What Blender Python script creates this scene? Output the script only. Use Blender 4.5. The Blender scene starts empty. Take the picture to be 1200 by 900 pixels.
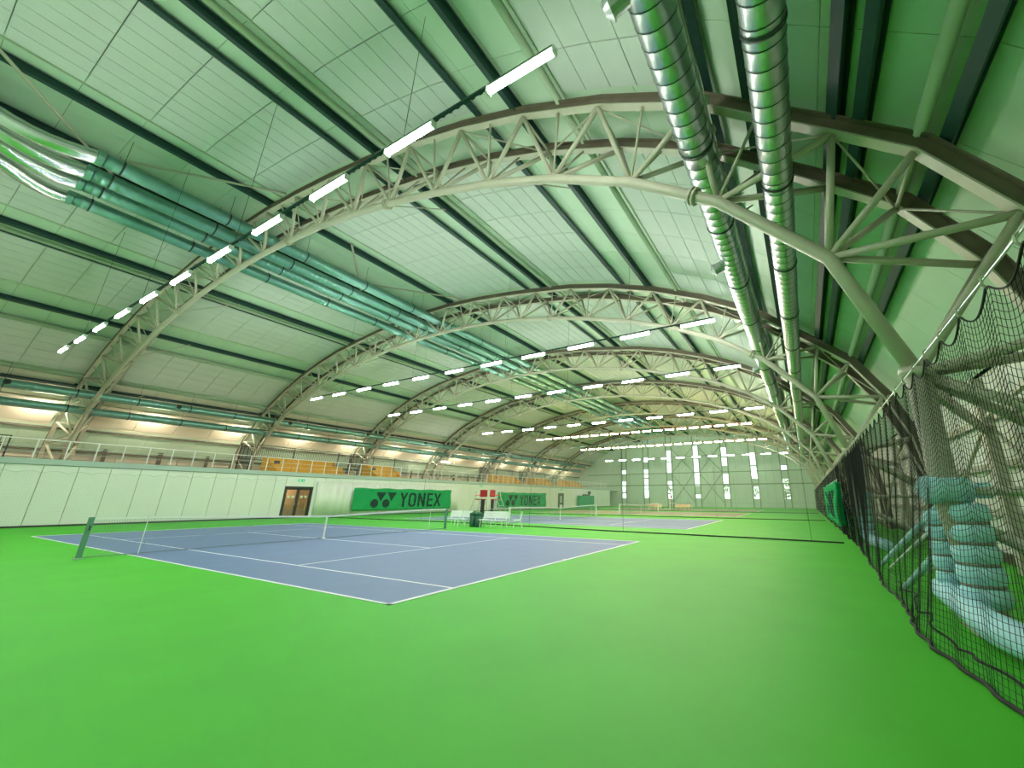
import bpy, math, random
from mathutils import Vector, Matrix
random.seed(7)
PI = math.pi
sc = bpy.context.scene
col = sc.collection

# ---------------------------------------------------------------- camera, world, exposure
cam_d = bpy.data.cameras.new('camera'); cam = bpy.data.objects.new('camera', cam_d); col.objects.link(cam)
cam_d.sensor_fit = 'HORIZONTAL'; cam_d.sensor_width = 36.0
cam_d.lens = 456.0 / 1200 * 36.0
cam_d.shift_x = -(695.37 - 600) / 1200
cam_d.clip_start = 0.05; cam_d.clip_end = 600
YAW, PITCH, ROLL = 0.4841, 0.2866, 0.0031
fw = Vector((-math.sin(YAW) * math.cos(PITCH), math.cos(YAW) * math.cos(PITCH), math.sin(PITCH)))
rt = Vector((math.cos(YAW), math.sin(YAW), 0)); up = rt.cross(fw)
rt, up = rt * math.cos(ROLL) + up * math.sin(ROLL), -rt * math.sin(ROLL) + up * math.cos(ROLL)
M = Matrix.Identity(4)
for i in range(3):
    M[i][0] = rt[i]; M[i][1] = up[i]; M[i][2] = -fw[i]; M[i][3] = (6.0721, -4.6236, 1.6342)[i]
cam.matrix_world = M
sc.camera = cam

w = bpy.data.worlds.new('World'); sc.world = w; w.use_nodes = True
w.node_tree.nodes['Background'].inputs[0].default_value = (0.93, 0.97, 1.0, 1)
w.node_tree.nodes['Background'].inputs[1].default_value = 1.7
sc.view_settings.view_transform = 'Standard'; sc.view_settings.look = 'None'
sc.view_settings.gamma = 1.0; sc.view_settings.use_curve_mapping = False
sc.view_settings.exposure = 0.5
LAMP = 125.0            # radiance of the tube lamps

# ---------------------------------------------------------------- materials
def mat(name, c, rough=0.5, metal=0.0, noise=0.0, scale=3.0, bump=0.0, bscale=40.0, spec=0.5, emit=0.0, c2=None, alpha=None):
    m = bpy.data.materials.new(name); m.use_nodes = True
    nt = m.node_tree; b = nt.nodes['Principled BSDF']
    b.inputs['Base Color'].default_value = (*c, 1); b.inputs['Roughness'].default_value = rough
    b.inputs['Metallic'].default_value = metal; b.inputs['Specular IOR Level'].default_value = spec
    tc = nt.nodes.new('ShaderNodeTexCoord')
    if noise or c2:
        n = nt.nodes.new('ShaderNodeTexNoise'); n.inputs['Scale'].default_value = scale; n.inputs['Detail'].default_value = 5
        nt.links.new(tc.outputs['Object'], n.inputs['Vector'])
        r = nt.nodes.new('ShaderNodeValToRGB')
        r.color_ramp.elements[0].position = 0.3; r.color_ramp.elements[1].position = 0.7
        a = c2 or tuple(x * (1 - noise) for x in c); z = c if c2 else tuple(min(1, x * (1 + noise)) for x in c)
        r.color_ramp.elements[0].color = (*a, 1); r.color_ramp.elements[1].color = (*z, 1)
        nt.links.new(n.outputs['Fac'], r.inputs['Fac']); nt.links.new(r.outputs['Color'], b.inputs['Base Color'])
    if bump:
        n2 = nt.nodes.new('ShaderNodeTexNoise'); n2.inputs['Scale'].default_value = bscale; n2.inputs['Detail'].default_value = 3
        nt.links.new(tc.outputs['Object'], n2.inputs['Vector'])
        bp = nt.nodes.new('ShaderNodeBump'); bp.inputs['Strength'].default_value = bump; bp.inputs['Distance'].default_value = 0.01
        nt.links.new(n2.outputs['Fac'], bp.inputs['Height']); nt.links.new(bp.outputs['Normal'], b.inputs['Normal'])
    if emit:
        b.inputs['Emission Color'].default_value = (*c, 1); b.inputs['Emission Strength'].default_value = emit
    return m

def glass(name, tint=(0.95, 1, 0.97), gl=0.08):
    m = bpy.data.materials.new(name); m.use_nodes = True; nt = m.node_tree
    nt.nodes.remove(nt.nodes['Principled BSDF']); out = nt.nodes['Material Output']
    t = nt.nodes.new('ShaderNodeBsdfTransparent'); t.inputs[0].default_value = (*tint, 1)
    g = nt.nodes.new('ShaderNodeBsdfGlossy'); g.inputs['Roughness'].default_value = 0.05
    x = nt.nodes.new('ShaderNodeMixShader'); x.inputs[0].default_value = gl
    nt.links.new(t.outputs[0], x.inputs[1]); nt.links.new(g.outputs[0], x.inputs[2]); nt.links.new(x.outputs[0], out.inputs[0])
    return m

FLOOR = mat('floor_green', (0.055, 0.47, 0.010), 0.60, noise=0.06, scale=0.7, bump=0.04, bscale=300, spec=0.36)
COURT = mat('court_blue', (0.125, 0.20, 0.37), 0.55, noise=0.04, scale=1.5, spec=0.4)
CLAY = mat('court_clay', (0.30, 0.25, 0.20), 0.6, noise=0.05, spec=0.35)
LINE = mat('line_white', (0.85, 0.86, 0.88), 0.6)
PANEL = mat('acoustic_panel', (0.59, 0.64, 0.58), 0.9, noise=0.02, scale=2, bump=0.1, bscale=200)
SHEET = mat('roof_sheet', (0.54, 0.70, 0.52), 0.55, noise=0.03, scale=1)
MEMBR = mat('roof_membrane', (0.05, 0.06, 0.05), 0.9)
STEEL = mat('steel_beige', (0.46, 0.45, 0.34), 0.45, noise=0.04, scale=4)
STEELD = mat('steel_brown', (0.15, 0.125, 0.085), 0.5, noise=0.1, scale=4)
PURL = mat('purlin_green', (0.42, 0.52, 0.36), 0.5, noise=0.03)
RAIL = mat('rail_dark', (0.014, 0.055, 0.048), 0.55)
GALV = mat('galvanised', (0.58, 0.63, 0.63), 0.36, 0.95, noise=0.06, scale=6)
GALVG = mat('galvanised_green', (0.24, 0.46, 0.41), 0.36, 0.9, noise=0.03, scale=2)
FOIL = mat('foil', (0.72, 0.75, 0.74), 0.22, 0.95, bump=0.3, bscale=60)
BAND = mat('band_dark', (0.03, 0.05, 0.05), 0.5)
DARK = mat('dark_steel', (0.03, 0.035, 0.035), 0.5)
WALLW = mat('wall_white', (0.80, 0.83, 0.77), 0.6, noise=0.015, scale=1)
CREAM = mat('wall_cream', (0.78, 0.70, 0.54), 0.6, noise=0.03, scale=0.8)
CLAD = mat('cladding', (0.82, 0.83, 0.74), 0.6, noise=0.03, scale=0.8)
ENDW = mat('end_wall', (0.50, 0.66, 0.52), 0.6, noise=0.02, scale=0.5)
GIRT = mat('girt', (0.09, 0.08, 0.05), 0.5)
GIRTG = mat('girt_green', (0.22, 0.34, 0.22), 0.5)
FRAME = mat('frame_grey', (0.50, 0.55, 0.52), 0.45)
COPE = mat('coping', (0.42, 0.52, 0.48), 0.45)
DECK = mat('gallery_deck', (0.35, 0.33, 0.27), 0.8)
WOOD = mat('bleacher_wood', (0.80, 0.44, 0.04), 0.55, c2=(0.70, 0.36, 0.035), scale=5)
NETBK = mat('net_black', (0.012, 0.014, 0.013), 0.8)
NETGR = mat('net_grey', (0.20, 0.26, 0.25), 0.8)
NETDV = mat('net_pale', (0.45, 0.55, 0.42), 0.8)
WHITE = mat('white_paint', (0.82, 0.84, 0.82), 0.45)
TAPE = mat('net_tape', (0.85, 0.87, 0.85), 0.7)
POSTG = mat('post_green', (0.13, 0.30, 0.22), 0.4)
BANG = mat('banner_green', (0.006, 0.33, 0.10), 0.85, noise=0.08, scale=1.5, spec=0.15)
INK = mat('banner_ink', (0.008, 0.035, 0.03), 0.9, spec=0.1)
PADB = mat('pad_blue', (0.46, 0.80, 0.90), 0.6, noise=0.08, scale=8, bump=0.4, bscale=25)
STRAP = mat('strap_grey', (0.30, 0.31, 0.28), 0.5)
RED = mat('seat_red', (0.42, 0.015, 0.02), 0.45)
GREEND = mat('bin_green', (0.01, 0.10, 0.05), 0.5)
GREENL = mat('cover_green', (0.0, 0.30, 0.14), 0.6)
ORANGE = mat('sign_orange', (0.80, 0.09, 0.03), 0.5)
PINKB = mat('bench_pink', (0.80, 0.60, 0.42), 0.5)
EXITG = mat('exit_green', (0.0, 0.45, 0.20), 0.5, emit=0.4)
LOBBY = mat('lobby_wood', (0.60, 0.42, 0.26), 0.6, noise=0.15, scale=3)
RUST = mat('rail_rust', (0.32, 0.08, 0.03), 0.5)
PANE = glass('pane_glass'); DPANE = glass('door_glass', (0.85, 0.83, 0.78), 0.1)
LEAF = mat('leaf', (0.30, 0.42, 0.14), 0.8, noise=0.4, scale=2); BARK = mat('bark', (0.12, 0.08, 0.05), 0.9)
GROUND = mat('grass_ground', (0.18, 0.28, 0.10), 0.9, noise=0.2)
LAMPW = mat('lamp_white', (1.0, 1.0, 0.97), 0.5, emit=LAMP)
LAMPY = mat('lamp_warm', (1.0, 0.76, 0.36), 0.5, emit=LAMP * 0.9)
LAMPG = mat('lamp_gallery', (1.0, 0.88, 0.70), 0.5, emit=170)

# ---------------------------------------------------------------- mesh builder
class MB:
    def __init__(s): s.v = []; s.f = []; s.m = []; s.cur = 0
    def add(s, vs, fs):
        o = len(s.v); s.v.extend([tuple(v) for v in vs]); s.f.extend([tuple(i + o for i in f) for f in fs]); s.m.extend([s.cur] * len(fs))
        return s
    def box(s, x0, x1, y0, y1, z0, z1):
        return s.add([(x, y, z) for x in (x0, x1) for y in (y0, y1) for z in (z0, z1)],
                     [(0, 1, 3, 2), (4, 6, 7, 5), (0, 4, 5, 1), (2, 3, 7, 6), (0, 2, 6, 4), (1, 5, 7, 3)])
    def beam(s, p, q, wd, ht, upv=(0, 0, 1)):
        p, q = Vector(p), Vector(q); d = (q - p).normalized(); u = Vector(upv)
        if abs(d.dot(u)) > 0.98: u = Vector((0, 1, 0))
        sd = d.cross(u).normalized(); u = sd.cross(d)
        return s.add([e + sd * a * wd / 2 + u * b * ht / 2 for e in (p, q) for a in (-1, 1) for b in (-1, 1)],
                     [(0, 1, 3, 2), (4, 6, 7, 5), (0, 4, 5, 1), (2, 3, 7, 6), (0, 2, 6, 4), (1, 5, 7, 3)])
    def tube(s, pts, r, n=8, cap=True):
        pts = [Vector(p) for p in pts]; rs = r if isinstance(r, (list, tuple)) else [r] * len(pts)
        vs = []; ref = None
        for i, p in enumerate(pts):
            a = pts[max(i - 1, 0)]; b = pts[min(i + 1, len(pts) - 1)]
            d = (b - a).normalized()
            if ref is None: ref = Vector((0, 0, 1)) if abs(d.z) < 0.9 else Vector((0, 1, 0))
            u = (ref - d * ref.dot(d)).normalized(); ref = u; v = d.cross(u)
            for k in range(n):
                t = 2 * PI * k / n
                vs.append(p + (u * math.cos(t) + v * math.sin(t)) * rs[i])
        fs = []
        for i in range(len(pts) - 1):
            for k in range(n):
                fs.append((i * n + k, i * n + (k + 1) % n, (i + 1) * n + (k + 1) % n, (i + 1) * n + k))
        if cap:
            fs.append(tuple(range(n - 1, -1, -1))); fs.append(tuple((len(pts) - 1) * n + k for k in range(n)))
        return s.add(vs, fs)
    def sweep_xz(s, prof, y0, y1, close=True):
        """polygon in x,z extruded along y"""
        n = len(prof)
        vs = [(x, y0, z) for x, z in prof] + [(x, y1, z) for x, z in prof]
        fs = [(i, (i + 1) % n, (i + 1) % n + n, i + n) for i in range(n)]
        fs += [tuple(range(n - 1, -1, -1)), tuple(range(n, 2 * n))]
        return s.add(vs, fs)
    def prism_yz(s, poly, x0, x1):
        n = len(poly)
        vs = [(x0, y, z) for y, z in poly] + [(x1, y, z) for y, z in poly]
        fs = [(i, (i + 1) % n, (i + 1) % n + n, i + n) for i in range(n)]
        fs += [tuple(range(n - 1, -1, -1)), tuple(range(n, 2 * n))]
        return s.add(vs, fs)
    def strip(s, p, q, wv):
        p, q, wv = Vector(p), Vector(q), Vector(wv) / 2
        return s.add([p - wv, p + wv, q + wv, q - wv], [(0, 1, 2, 3)])
    def mesh(s, name, mats, smooth=False):
        me = bpy.data.meshes.new(name); me.from_pydata(s.v, [], s.f)
        for m in (mats if isinstance(mats, (list, tuple)) else [mats]): me.materials.append(m)
        if any(s.m): me.polygons.foreach_set('material_index', s.m)
        if smooth: me.polygons.foreach_set('use_smooth', [True] * len(me.polygons))
        me.update(); return me
    def build(s, name, mats, parent=None, loc=None, smooth=False, kind=None, label=None):
        return link(name, s.mesh(name, mats, smooth), parent, loc, kind, label)

def link(name, me, parent=None, loc=None, kind=None, label=None):
    o = bpy.data.objects.new(name, me); col.objects.link(o)
    if parent: o.parent = parent
    if loc is not None: o.location = loc
    if kind: o['kind'] = kind
    if label: o['label'] = label
    return o
def thing(name, label, cat, loc=(0, 0, 0), group=None):
    o = bpy.data.objects.new(name, None); col.objects.link(o); o.location = loc; o.empty_display_size = 0.2
    o['label'] = label; o['category'] = cat
    if group: o['group'] = group
    return o
def struct(name, label, loc=(0, 0, 0)):
    o = bpy.data.objects.new(name, None); col.objects.link(o); o.location = loc
    o['kind'] = 'structure'; o['label'] = label; o['category'] = name.split('_')[0]
    return o
def tag(o, label, cat, group=None):
    o['label'] = label; o['category'] = cat
    if group: o['group'] = group
    return o
def copy_tree(o, parent=None):
    c = o.copy(); col.objects.link(c)
    if parent: c.parent = parent
    for ch in list(o.children): copy_tree(ch, c)
    return c
ORD = ['first', 'second', 'third', 'fourth', 'fifth', 'sixth', 'seventh', 'eighth', 'ninth', 'tenth', 'eleventh', 'twelfth',
       'thirteenth', 'fourteenth', 'fifteenth', 'sixteenth', 'seventeenth', 'eighteenth', 'nineteenth', 'twentieth', 'last']

# ---------------------------------------------------------------- hall dimensions
XC = -17.0                      # axis of the arched roof
Y0, Y1 = -9.0, 82.0             # near and far end walls
TY = [2.8 + 11.3 * k for k in range(7)]
BN = [(0, 13.67), (2.6, 13.6), (5.15, 13.42), (7.7, 13.1), (10.2, 12.65), (12.75, 12.05), (15.3, 11.33), (17.85, 10.4), (20.2, 9.23), (22.2, 7.82), (24.0, 5.85), (24.85, 3.5)]
TN = [(1.35, 15.13), (4.0, 14.97), (6.7, 14.68), (9.35, 14.3), (12.0, 13.85), (14.62, 13.18), (17.2, 12.3), (19.65, 11.21), (22.0, 9.88), (24.3, 7.85), (25.3, 6.94), (26.2, 5.44), (26.8, 3.8), (27.05, 2.0), (27.15, 0.0)]
TF = [(0, 15.16)] + TN
def top_at(dx):
    a = abs(dx)
    for (x0, z0), (x1, z1) in zip(TF, TF[1:]):
        if a <= x1 or (x1, z1) == TF[11]:
            return z0 + (z1 - z0) * (a - x0) / (x1 - x0)
def top_nrm(dx):
    e = 0.8; a = abs(dx); lo = max(0, a - e); hi = a + e
    s = (top_at(hi) - top_at(lo)) / (hi - lo)
    n = Vector((-s, 1)).normalized()
    return n if dx >= 0 else Vector((-n.x, n.y))
def roof_pt(dx, off):
    n = top_nrm(dx); return (dx + n.x * off, top_at(dx) + n.y * off)

# ---------------------------------------------------------------- floor, courts
floor = MB().box(-45.2, 11.2, Y0 - 0.6, Y1 + 0.4, -0.3, 0.0).build('floor', FLOOR)
floor['kind'] = 'structure'; floor['label'] = 'bright green sports floor of the whole hall'; floor['category'] = 'floor'
CY = [18.29 * k for k in range(4)]
for k, cy in enumerate(CY):
    clay = k >= 2
    MB().box(-23.77, 0, cy, cy + 10.97, 0, 0.004).build('court_surface', CLAY if clay else COURT, floor,
        label='brown playing surface in the far half of the hall' if clay else 'blue playing surface')
    lw = 0.05
    def line(x0, x1, y0, y1): MB().box(x0, x1, y0 + cy, y1 + cy, 0.004, 0.007).build('court_line', LINE, floor)
    line(-23.77, 0, 0, 0.06); line(-23.77, 0, 10.91, 10.97); line(-23.77, 0, 1.345, 1.395); line(-23.77, 0, 9.575, 9.625)
    line(-0.10, 0, 0, 10.97); line(-23.77, -23.67, 0, 10.97)
    line(-5.51, -5.46, 1.37, 9.6); line(-18.31, -18.26, 1.37, 9.6); line(-18.285, -5.485, 5.46, 5.51)
    line(-0.2, -0.1, 5.46, 5.51); line(-23.67, -23.57, 5.46, 5.51)

# ---------------------------------------------------------------- ceiling: membrane, sheets, acoustic panels, purlins
ceiling = struct('ceiling', 'arched roof lining of green sheets and pale acoustic panels')
SHX = [0, 1.5, 3.9, 6.3, 8.4, 10.2, 12.0, 14.0, 15.6, 16.9, 18.4, 20.3, 22.1, 23.8, 25.4, 26.9]
SPTS = [roof_pt(d, 0.62) for d in SHX]
EAVE = (27.62, 4.9)
SPTS = SPTS[:-1] + [EAVE]
full = [(-x, z) for x, z in reversed(SPTS)][:-1] + SPTS
outer = [(x * 1.012, z + 0.16) for x, z in full]
mb = MB()
for (x0, z0), (x1, z1) in zip(outer, outer[1:]):
    mb.add([(XC + x0, Y0 - .3, z0), (XC + x1, Y0 - .3, z1), (XC + x1, Y1 + .3, z1), (XC + x0, Y1 + .3, z0),
            (XC + x0, Y0 - .3, z0 + .1), (XC + x1, Y0 - .3, z1 + .1), (XC + x1, Y1 + .3, z1 + .1), (XC + x0, Y1 + .3, z0 + .1)],
           [(0, 1, 2, 3), (7, 6, 5, 4), (0, 4, 5, 1), (2, 6, 7, 3)])
mb.build('roof_membrane', MEMBR, ceiling)
def sheet_mb(mb, p, q, y0, y1):
    p, q = Vector(p), Vector(q); d = (q - p).normalized(); n = Vector((-d.y, d.x)) * 0.05
    g = 0.006
    a, b = p + d * g, q - d * g
    vs = [(XC + c.x, y, c.y) for y in (y0 + g, y1 - g) for c in (a, b, b + n, a + n)]
    return mb.add(vs, [(0, 1, 2, 3), (7, 6, 5, 4), (0, 4, 5, 1), (1, 5, 6, 2), (2, 6, 7, 3), (3, 7, 4, 0)])
rest = MB(); count = 0
ny = int(math.ceil((Y1 - Y0) / 1.6))
cand = []
for j in range(ny):
    ya = 0.8 - 1.6 * 6 + 1.6 * j
    yb = min(ya + 1.6, Y1)
    for (p, q) in zip(full, full[1:]):
        mx, mz = (p[0] + q[0]) / 2 + XC - 6.07, (p[1] + q[1]) / 2 - 1.63
        yy = (ya + yb) / 2 + 4.62
        fwd = mx * fw.x + yy * fw.y + mz * fw.z
        cand.append(((mx * mx + yy * yy + mz * mz) if fwd > 1.0 else 1e6, p, q, ya, yb))
cand.sort(key=lambda c: c[0])
for i, (d, p, q, ya, yb) in enumerate(cand):
    if i < 290: sheet_mb(MB(), p, q, ya, yb).build('roof_sheet', SHEET, ceiling)
    else: sheet_mb(rest, p, q, ya, yb)
rest.build('roof_sheet', SHEET, ceiling, kind='stuff')
# acoustic panels
STR = [(2.7, 8.4, 8), (11.0, 15.1, 6), (18.55, 21.95, 5)]
rows = []
for d0, d1, n in STR:
    for k in range(n):
        a = d0 + (d1 - d0) * k / n; b = d0 + (d1 - d0) * (k + 1) / n
        for sgn in (1, -1):
            pa, pb = roof_pt(a, 0.40), roof_pt(b, 0.40)
            if sgn < 0: pa, pb = (-pb[0], pb[1]), (-pa[0], pa[1])
            rows.append((pa, pb))
ybays = [[(0.8 - 1.6 * (i + 1), 0.8 - 1.6 * i) for i in range(6)] + [(0.8, 1.92)]]
for k in range(7):
    ys = TY[k] + 0.92
    L = ((TY[k + 1] if k < 6 else Y1 + 0.8) - 0.92 - ys) / 6
    ybays.append([(ys + L * i, ys + L * (i + 1)) for i in range(6)])
def panel_mb(mb, p, q, y0, y1):
    p, q = Vector(p), Vector(q); d = (q - p).normalized(); n = Vector((-d.y, d.x)) * 0.06; g = 0.011
    a, b = p + d * g, q - d * g
    vs = [(XC + c.x, y, c.y) for y in (y0 + g, y1 - g) for c in (a, b, b + n, a + n)]
    return mb.add(vs, [(0, 1, 2, 3), (7, 6, 5, 4), (0, 4, 5, 1), (1, 5, 6, 2), (2, 6, 7, 3), (3, 7, 4, 0)])
cand = []
for bay in ybays:
    for ya, yb in bay:
        for p, q in rows:
            mx, mz, yy = (p[0] + q[0]) / 2 + XC - 6.07, (p[1] + q[1]) / 2 - 1.63, (ya + yb) / 2 + 4.62
            f_ = mx * fw.x + yy * fw.y + mz * fw.z; u_ = mx * up.x + yy * up.y + mz * up.z; r_ = mx * rt.x + yy * rt.y + mz * rt.z
            vis = f_ > 0.5 and u_ / f_ < 1.05 and -1.65 < r_ / f_ < 1.2
            cand.append(((mx * mx + yy * yy + mz * mz) if vis else 1e6, p, q, ya, yb))
cand.sort(key=lambda c: c[0]); rest = MB()
for i, (d, p, q, ya, yb) in enumerate(cand):
    if i < 298: panel_mb(MB(), p, q, ya, yb).build('acoustic_panel', PANEL, ceiling)
    else: panel_mb(rest, p, q, ya, yb)
rest.build('acoustic_panel', PANEL, ceiling, kind='stuff')
# edge trim along the strips, plus dark bars painting in the shadow gap
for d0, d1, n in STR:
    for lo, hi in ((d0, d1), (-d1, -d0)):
        a = roof_pt(lo - .02, 0.38)
        MB().beam((XC + a[0], Y0, a[1]), (XC + a[0], Y1, a[1]), 0.03, 0.08).build('panel_edge_trim', PURL, ceiling)
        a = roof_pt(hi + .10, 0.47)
        MB().beam((XC + a[0], Y0, a[1]), (XC + a[0], Y1, a[1]), 0.16, 0.12).build('panel_edge_shadow', RAIL, ceiling)
def purlin(dx, r=0.11, off=0.36):
    a = roof_pt(dx, off)
    MB().tube([(XC + a[0], Y0, a[1]), (XC + a[0], Y1, a[1])], r, 8).build('purlin', PURL, ceiling, smooth=True)
def rail(dx, wd=0.19, off=0.42):
    a = roof_pt(dx, off); n = top_nrm(dx); upv = (n.x, 0, n.y)
    mb = MB(); p0 = Vector((XC + a[0], Y0, a[1])); p1 = Vector((XC + a[0], Y1, a[1])); U = Vector(upv); S = Vector((n.y, 0, -n.x))
    for o in (-1, 1): mb.beam(p0 + U * o * .13, p1 + U * o * .13, wd, 0.03, upv)
    mb.beam(p0, p1, 0.05, 0.26, upv)
    for o in (-1, 1): mb.beam(p0 + S * o * wd * .45 - U * .09, p1 + S * o * wd * .45 - U * .09, 0.025, 0.08, upv)
    mb.build('roof_rail', RAIL, ceiling)
for sgn in (1, -1):
    for dx in ((10.5, 18.3, 25.2) if sgn > 0 else (10.5, 18.3, 22.1)): purlin(sgn * dx)
    for dx in ((9.85, 16.75, 22.85, 24.15, 24.5, 25.5, 1.55) if sgn > 0 else (9.85, 16.75, 22.85, 1.55)): rail(sgn * dx)

rp_ = thing('roof_pipe', 'pale pipe with bolted collars running beside the stub nozzle duct', 'pipe', (5.2, Y0 + .3, 9.42))
MB().tube([(0, 0, 0), (0, 75, 0)], .10, 10).build('pipe_body', PURL, rp_, smooth=True)
for ty in TY[:5]:
    for o in (-1.1, -.35, .35, 1.1): MB().tube([(0, ty + o - Y0 - .34, 0), (0, ty + o - Y0 - .26, 0)], .165, 12).build('pipe_collar', PURL, rp_)
    MB().tube([(0, ty - Y0 - .9, 0), (0, ty - Y0 - .9, 1.0)], .012, 5).build('hanger_rod', DARK, rp_)
# cross braces in the roof plane beside the middle ducts
for yb in (2.1, 13.4):
    for pts in ([(-13.6, yb - .2, 15.25), (-18.3, yb - 5.0, 15.3)], [(-14.6, yb - 7.8, 15.25), (-19.4, yb - 4.2, 15.3)]):
        MB().tube(pts, 0.055, 6).build('roof_brace', STEEL, ceiling, smooth=True)

# ---------------------------------------------------------------- trusses
def ibeam_path(pts, dy, h=0.30, wd=0.21):
    """I section swept along x,z points, flanges spread in y; pts on the lower flange"""
    mb = MB(); nrm = []
    P = [Vector(p) for p in pts]
    for i in range(len(P)):
        d = (P[min(i + 1, len(P) - 1)] - P[max(i - 1, 0)]).normalized(); nrm.append(Vector((-d.y, d.x)))
    def slab(o0, o1, wy):
        vs = []
        for p, n in zip(P, nrm):
            for o, y in ((o0, -wy), (o0, wy), (o1, wy), (o1, -wy)):
                c = p + n * o; vs.append((c.x, dy + y, c.y))
        fs = []
        for i in range(len(P) - 1):
            for k in range(4): fs.append((i * 4 + k, i * 4 + (k + 1) % 4, i * 4 + 4 + (k + 1) % 4, i * 4 + 4 + k))
        fs += [(3, 2, 1, 0), tuple(len(vs) - 4 + k for k in range(4))]
        mb.add(vs, fs)
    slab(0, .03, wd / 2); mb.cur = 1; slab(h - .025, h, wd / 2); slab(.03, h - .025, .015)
    return mb
def circ_ring(p, d, r, t, n=14):
    d = Vector(d).normalized(); p = Vector(p)
    return [p - d * t / 2, p + d * t / 2], r
D = 0.7
def chord_full(nodes): return [(-x, z) for x, z in reversed(nodes)] + [(x, z) for x, z in nodes]
topfull = [(-x, z) for x, z in reversed(TN)] + TN
def p3(n, s, dy=0): return (s * n[0], dy, n[1])
def truss_proto(k, label, detail=True):
    t = thing('roof_truss', label, 'truss', (XC, TY[k], 0), 'arched roof trusses spanning the hall')
    arc = [(-x, z) for x, z in reversed(BN)] + BN[1:]
    MB().tube([(x, 0, z) for x, z in arc], 0.125, 12).build('bottom_chord', STEEL, t, smooth=True)
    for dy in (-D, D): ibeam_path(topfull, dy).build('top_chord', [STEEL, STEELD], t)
    for s in (1, -1):
        MB().tube([p3(BN[11], s), (s * 24.85, 0, 1.6), (s * 25.05, 0, 0)], 0.165, 14).build('column', STEEL, t, smooth=True)
    webs = []      # (p, q, r, name)
    for s in (1, -1):
        for i in range(0, 12):
            if i == 0 and s < 0: continue
            b = BN[i]
            if i == 0: tops = [(TN[0], 1), (TN[0], -1)]
            elif i < 10: tops = [(TN[i - 1], s), (TN[i], s)]
            elif i == 10: tops = [(TN[9], s), (TN[10], s), (TN[11], s)]
            else: tops = [(TN[11], s), (TN[12], s), (TN[13], s)]
            for dy in (-D, D):
                for tn, ss in tops: webs.append((p3(b, s), p3(tn, ss, dy), 0.066 if i < 11 else 0.075, 'web_tube'))
                if i < 10:
                    m = (0, 15.15) if i == 0 else ((TN[i - 1][0] + TN[i][0]) / 2, (TN[i - 1][1] + TN[i][1]) / 2)
                    webs.append((p3(b, s), p3(m, s, dy), 0.034, 'hanger_tube'))
        for i in range(0, 12): webs.append((p3(TN[i], s, -D), p3(TN[i], s, D), 0.04, 'cross_strut'))
        for i in range(0, 11): webs.append((p3(TN[i], s, -D if i % 2 else D), p3(TN[i + 1], s, D if i % 2 else -D), 0.022, 'cross_strut'))
        webs.append(((s * 24.98, 0, 1.75), (s * 27.06, -D, 1.75), 0.06, 'brace_tube'))
        webs.append(((s * 24.98, 0, 1.75), (s * 27.06, D, 1.75), 0.06, 'brace_tube'))
        webs.append(((s * 24.98, 0, 1.35), (s * 27.12, D, 0.15), 0.07, 'brace_tube'))
        webs.append(((s * 24.98, 0, 1.35), (s * 27.12, -D, 0.15), 0.07, 'brace_tube'))
        webs.append(((s * 27.05, -D, 2.0), (s * 26.8, D, 3.8), 0.04, 'brace_tube'))
        for a in (9.9, 16.7, 22.6):
            for (x0, z0), (x1, z1) in zip(BN, BN[1:]):
                if x0 <= a <= x1: zb_ = z0 + (z1 - z0) * (a - x0) / (x1 - x0)
            e = roof_pt(a, .3); webs.append(((s * a, .05, zb_), (s * e[0], 2.7, e[1]), .024, 'fly_brace'))
    if detail:
        for p, q, r, n in webs: MB().tube([p, q], r, 8).build(n, STEEL, t, smooth=True)
    else:
        mb = MB()
        for p, q, r, n in webs: mb.tube([p, q], r, 5, cap=False)
        mb.build('web_tube', STEEL, t, smooth=True, kind='stuff')
    for x in (-21.4, -9.9, 2.4, 10.0, 21.7):      # splice flanges of the bottom chord
        a = abs(x)
        for (x0, z0), (x1, z1) in zip(BN, BN[1:]):
            if x0 <= a <= x1:
                z = z0 + (z1 - z0) * (a - x0) / (x1 - x0); d = Vector((1 if x > 0 else -1, 0, (z1 - z0) / (x1 - x0))).normalized()
        c = Vector((x, 0, z)); mb = MB()
        for o in (-0.05, 0.05): mb.tube([c + d * (o - .025), c + d * (o + .025)], 0.20, 12)
        for q in range(6):
            u = Vector((0, 1, 0)); v = d.cross(u); e = c + (u * math.cos(q * PI / 3) + v * math.sin(q * PI / 3)) * 0.165
            mb.tube([e - d * .1, e + d * .1], 0.018, 5)
        mb.build('chord_flange', STEEL, t)
    for s in (1, -1):                              # cap ring where arch meets column
        MB().tube([(s * 24.83, 0, 3.45), (s * 24.86, 0, 3.56)], 0.24, 14).build('column_cap', STEEL, t, smooth=True)
        MB().box(s * 25.05 - .3, s * 25.05 + .3, -.3, .3, 0, .03).build('base_plate', STEEL, t)
    return t
TL = ['nearest arched roof truss, crossing the top of the picture over the blue court',
      'second arched roof truss from the camera, seen whole beyond the nearest one',
      'third arched roof truss from the camera, above the umpire chairs',
      'fourth arched roof truss from the camera, above the second green banner',
      'fifth arched roof truss from the camera, small in the distance',
      'sixth arched roof truss from the camera, before the windowed end wall',
      'farthest arched roof truss, next to the windowed end wall']
t0 = truss_proto(0, TL[0])
for k in (1, 2):
    c = copy_tree(t0); c.location = (XC, TY[k], 0); c['label'] = TL[k]
t3 = truss_proto(3, TL[3], False)
for k in (4, 5, 6):
    c = copy_tree(t3); c.location = (XC, TY[k], 0); c['label'] = TL[k]

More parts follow.
